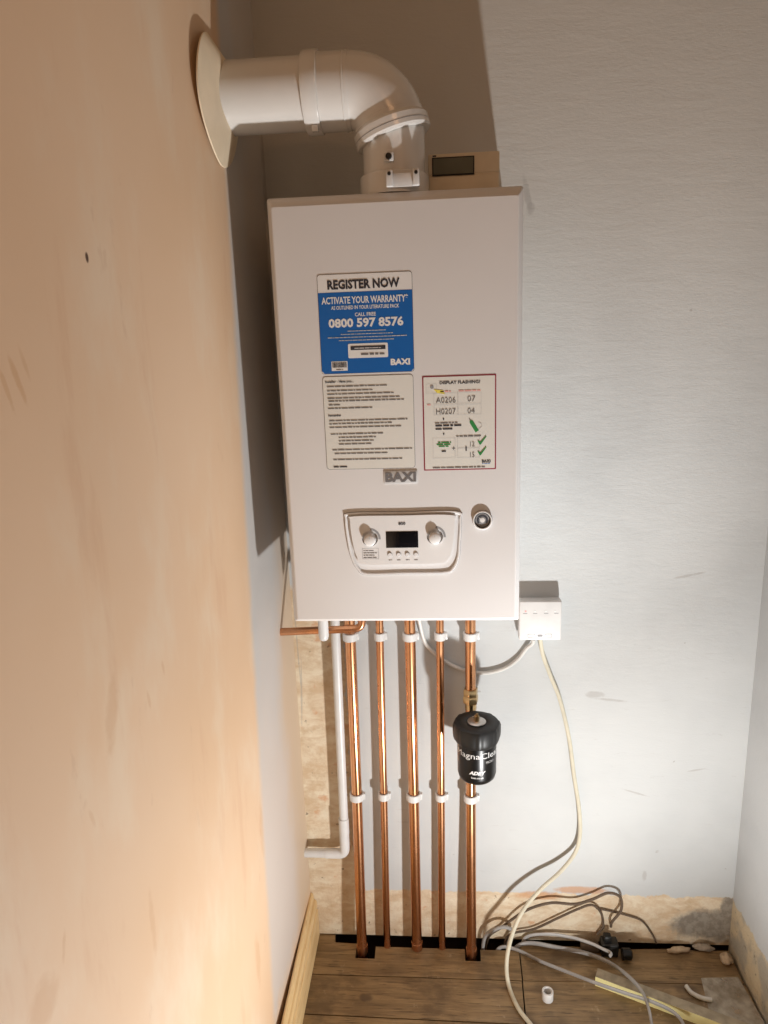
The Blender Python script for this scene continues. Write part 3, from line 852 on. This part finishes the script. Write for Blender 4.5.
# ------------------------------------------------------------------ wireless receiver box
rb = thing('receiver_box', 'small square white control box on the wall at the lower right corner of the boiler', 'control box', (.2735, 0, .842))
p = MB(); p.box(.2290, .3180, -.032, -.006, .7980, .8862, 'plastic', .003, 3); ob = p.build('cover', rb)
p = MB(); p.box(.232, .315, -.008, -.0002, .801, .883, 'plastic', .001); p.build('backplate', rb)
yq = -.0324
for k, x in enumerate((.241, .262, .285, .306)):
    p = MB((x, yq, .859)); p.rect(x - .004, x + .005, .8585, .8597, yq, 'grey'); p.build('printed_symbol', rb)
for x0, x1 in ((.2475, .2630), (.2835, .2985)):
    p = MB((x0, yq, .8085))
    p.plate([rrect(x0, x1, .8045, .8125, .001), rrect(x0 + .0008, x1 - .0008, .8053, .8117, .0007)[::-1]], yq, .0003, 'grey'); p.build('button_outline', rb)
p = MB((.2735, yq, .8085)); p.plate([rrect(.2680, .2790, .8060, .8110, .001)], yq, .0003, 'grey'); p.build('printed_logo', rb)
for x, m in ((.2425, 'pink'), (.262, 'white'), (.285, 'white'), (.304, 'white')):
    p = MB((x, -.032, .8640)); p.lathe([(0, -.0006), (.0018, -.0006), (.0022, 0)], (x, -.032, .8640), m, 'y', 12); p.build('indicator_light', rb)

# ------------------------------------------------------------------ cables at the wall
def cable(name, label, cat, pts, r, m, seg=10, flat=1.0, group=None):
    c_ = MB(pts[len(pts) // 2]); c_.tube(pts, r, m, seg, 10, flat); return tag(c_.build(name), label, cat, group)
yy = -.0062
A = [at(px, py, 'y', yy) for px, py in ((424, 640), (432, 651), (446, 662), (464, 670), (484, 673), (503, 669), (517, 660), (526, 649))]
cable('power_cable', 'white cable looping behind the pipes from the boiler to the small white box', 'cable',
      [(.012, -.05, BZ0 - .001), (.0135, -.035, .89), (.015, -.022, .85)] + A + [(.2605, -.012, .782), (.262, -.015, .7925)], .0042, 'cablew')
fx = [Vector((.276, -.016, .7965)), at(543, 655, 'y', -.010), at(551, 677, 'y', -.008), at(560, 700, 'y', -.007), at(569, 738, 'y', -.007), at(574, 775, 'y', -.008), at(579, 808, 'y', -.01),
      at(580, 834, 'y', -.014), at(575, 853, 'y', -.02), at(560, 872, 'y', -.034), at(541, 889, 'y', -.05), at(524, 909, 'y', -.066), at(513, 932, 'y', -.085),
      at(507, 958, 'y', -.115), at(508, 982, 'z', .010), at(517, 1006, 'z', .006), at(532, 1026, 'z', .006), at(552, 1050, 'z', .006)]
cable('flex_cable', 'long cream cable hanging from the small white box and trailing over the floor', 'cable', fx, .0046, 'cablec')

# ------------------------------------------------------------------ cables and litter on the floor
Z = lambda l, z: [at(a, b, 'z', z) for a, b in l]
gg_ = 'grey cables on the floor'
cable('grey_cable', 'flat grey cable curving from the floor gap past the trunking to the bottom edge', 'cable',
      [Vector((.222, -.026, -.06)), Vector((.228, -.024, -.005))] + Z([(530, 943), (560, 948)], .010) + Z([(585, 953)], .012) + Z([(608, 962)], .016) + Z([(627, 975)], .036) + Z([(641, 990), (648, 1006)], .041) + Z([(652, 1026), (655, 1050)], .030), .0052, 'cableg', flat=.6, group=gg_)
cable('grey_cable', 'grey cable lying lengthwise along the top of the yellow trunking', 'cable',
      [Vector((.180, -.026, -.06)), Vector((.190, -.028, .0))] + Z([(515, 949), (540, 961)], .0055) + Z([(565, 971)], .012) + Z([(596, 983), (625, 993), (655, 1003)], .0315) + Z([(678, 1016), (690, 1040)], .0275), .0048, 'cableg', flat=.6, group=gg_)
cable('grey_cable', 'short flat grey cable ending in a pale cut tip at the black plug', 'cable',
      [Vector((.252, -.006, -.05)), Vector((.254, -.008, .012))] + Z([(545, 934), (570, 937), (590, 943), (603, 949)], .029) + Z([(611, 953), (610, 956)], .034), .0046, 'cablel', flat=.6, group=gg_)
yw = -.014
W_ = lambda l, y=yw: [at(a, b, 'y', y) for a, b in l]
dk = 'dark cables standing against the skirting strip'  # dark strands are cable shadows given solid form; the grey one is real
cable('cable_and_shadow', 'cable shadow built as a dark strand, arching highest along the bare strip and looping over at its right', 'cable',
      [Vector((.155, -.008, -.06))] + W_([(488, 938), (502, 927)], -.010) + W_([(525, 911), (550, 903), (575, 904), (593, 899), (608, 893), (620, 897), (621, 910), (612, 922)], -.020) + [Vector((.456, -.010, .055))], .0032, 'shadow_and_block', group=dk)
cable('cable_and_shadow', 'cable shadow built as a dark strand, slanting straight up the bare strip and dropping behind the plug', 'cable',
      [Vector((.205, -.008, -.05))] + W_([(508, 936), (534, 929), (558, 918), (578, 909), (592, 905), (601, 913), (603, 926)], -.010) + [Vector((.425, -.008, .03))], .0028, 'shadow_and_block', group=dk)
cable('cable_and_shadow', 'thin cable shadow built as a dark strand, drooping right from the loops over the bare strip', 'cable',
      W_([(596, 908), (610, 911), (626, 915), (642, 921), (652, 934)], -.0045) + [Vector((.566, -.006, .006))], .0022, 'shadow_and_block', group=dk)
cable('cable_and_shadow', 'grey cable bulging out of the floor hole beside the rightmost copper pipe', 'cable',
      [Vector((.150, -.024, -.06)), at(484, 940, 'y', -.024), at(492, 931, 'y', -.028), at(504, 927, 'y', -.028), at(513, 932, 'y', -.024), Vector((.212, -.018, .0)), Vector((.214, -.018, -.06))], .0042, 'cableg', group=dk)

bk = thing('black_plug', 'black plug-like connector lying at the foot of the bare strip among the cables', 'plug', (.445, -.03, 0))
p = MB(); p.box(.428, .468, -.046, -.016, 0.000, .036, 'blackm', .005, 3); p.box(.434, .452, -.040, -.022, .034, .052, 'blackm', .004); p.build('plug_body', bk)
p = MB(); p.lathe([(0, 0), (.011, 0), (.013, .002), (.013, .020), (.010, .023), (0, .023)], (.474, -.046, .0132), 'black', 'x', 24); p.build('plug_end', bk)
p = MB(); p.box(.383, .426, -.034, -.018, .000, .022, 'shadow_and_block', .003); tag(p.build('junction_block'), 'small dark brown block on the floor left of the black plug', 'block')

# yellow trunking length
a = at(596, 975, 'z', .0225); b_ = at(722, 1022, 'z', .0225); dv = (b_ - a); dv.z = 0; dv.normalize(); nv = Vector((-dv.y, dv.x, 0)) * -1
if nv.y > 0: nv = -nv
p = MB(a); L_ = .42
def tr(u, v, z): return Vector((a.x, a.y, 0)) + dv * u + nv * v + Vector((0, 0, z))
w0, w1, hh = -.018, .007, .0245
vs = [tr(0, w0, .0005), tr(L_, w0, .0005), tr(L_, w1, .0005), tr(0, w1, .0005), tr(0, w0, hh), tr(L_, w0, hh), tr(L_, w1, hh), tr(0, w1, hh)]
p.add(vs, [[3, 2, 1, 0], [0, 1, 5, 4], [1, 2, 6, 5], [3, 0, 4, 7], [2, 3, 7, 6]], 'ylath'); p.add(vs, [[4, 5, 6, 7]], 'dust')
tag(p.build('trunking'), 'straight length of pale yellow plastic trunking with a dusty top on the floorboards', 'trunking')

# white ring offcut
rc = at(547.5, 999, 'z', 0)
p = MB(rc); p.lathe([(.0085, 0.0003), (.0122, .0003), (.0125, .001), (.0125, .0215), (.0122, .022), (.0088, .022), (.0085, .0215), (.0085, .0003)], rc, 'plastic', 'z', 32)
tag(p.build('pipe_offcut'), 'small white plastic pipe ring standing alone on the floorboards', 'pipe offcut')
# short cable offcut
pts = Z([(686, 986), (692, 993), (702, 998), (712, 1000)], .006)
c_ = MB(pts[0]); c_.tube(pts, .0048, 'cablew', 12, 8); tag(c_.build('cable_offcut'), 'short white cable offcut whose end rests on the clear plastic sheet', 'cable offcut')
# dusty plastic sheet
p = MB(at(725, 1000, 'z', 0)); q = Z([(701, 978), (738, 977), (757, 1010), (775, 1040), (718, 1042), (709, 1010)], .0012)
n = len(q); low_ = [v - Vector((0, 0, .0008)) for v in q]
tg = tessellate_polygon([[Vector((v.x, v.y, 0)) for v in q]])
p.add(q + low_, [list(t) for t in tg] + [[i + n for i in t][::-1] for t in tg] + [[i, (i + 1) % n, (i + 1) % n + n, i + n] for i in range(n)], 'film')
tag(p.build('plastic_sheet'), 'dusty clear plastic sheet offcut flat on the floor by the right wall', 'plastic sheet')
# lumps of plaster
def lump(name, label, cat, c, s, m, seed, rot=0):
    b = bmesh.new(); bmesh.ops.create_icosphere(b, subdivisions=3, radius=1)
    for v in b.verts:
        d_ = v.co.normalized(); k = 1 + .35 * noise.noise(d_ * 1.7 + Vector((seed, 0, 0))) + .12 * noise.noise(d_ * 5 + Vector((0, seed, 0)))
        v.co = Vector((d_.x * s[0] * k, d_.y * s[1] * k, max(d_.z, -.55) * s[2] * k))
    zmin = min(v.co.z for v in b.verts)
    b.transform(Matrix.Rotation(rot, 4, 'Z')); b.transform(Matrix.Translation((c[0], c[1], c[2] - zmin)))
    p = MB(c); p.bm(b, m); return tag(p.build(name, sharp=50), label, cat, 'plaster lumps')
lump('plaster_lump', 'tan lump of fallen plaster against the foot of the right wall', 'plaster lump', (.712, -.046, 0), (.014, .013, .012), 'rubblet', 1)
lump('plaster_lump', 'jagged orange-tan plaster piece by the dark gap at the back wall', 'plaster lump', (.612, -.022, 0), (.026, .006, .008), 'rubblet', 4, .1)
lump('plaster_lump', 'small grey cement lump at the back wall near the right corner', 'plaster lump', (.672, -.014, 0), (.022, .007, .010), 'rubble', 8, -.1)

# ------------------------------------------------------------------ light
def light(name, typ, loc, energy, col, **kw):
    l = bpy.data.lights.new(name, typ); l.energy = energy; l.color = col
    for k, v in kw.items(): setattr(l, k, v)
    o = bpy.data.objects.new(name, l); COL.objects.link(o); o.location = loc; return o
LP = Vector((.405, -.72, .095))
def aim(o, d): o.rotation_euler = Vector(d).to_track_quat('-Z', 'Y').to_euler()
o = light('work_lamp_panel', 'AREA', LP, 12.2, (1, .995, .98), shape='DISK', size=.05)
aim(o, (-.27, .28, .91))
o = light('upper_wall_fill', 'SPOT', LP, 45, (1, .995, .98), shadow_soft_size=.022, spot_size=math.radians(62), spot_blend=1)  # second light added at the lamp position to lift the upper wall
aim(o, Vector((.10, 0, 2.05)) - LP)
WARM = (1, .52, .25)
light('ceiling_lamp', 'AREA', (.35, -1.9, 2.38), 4, WARM, shape='DISK', size=.5)
wd = bpy.data.worlds.new('world'); SC.world = wd; wd.use_nodes = True
wd.node_tree.nodes['Background'].inputs[0].default_value = (*WARM, 1)
wd.node_tree.nodes['Background'].inputs[1].default_value = .035
SC.view_settings.view_transform = 'Standard'
SC.view_settings.look = 'None'
SC.view_settings.gamma = 1
SC.view_settings.use_curve_mapping = False
SC.view_settings.exposure = 0
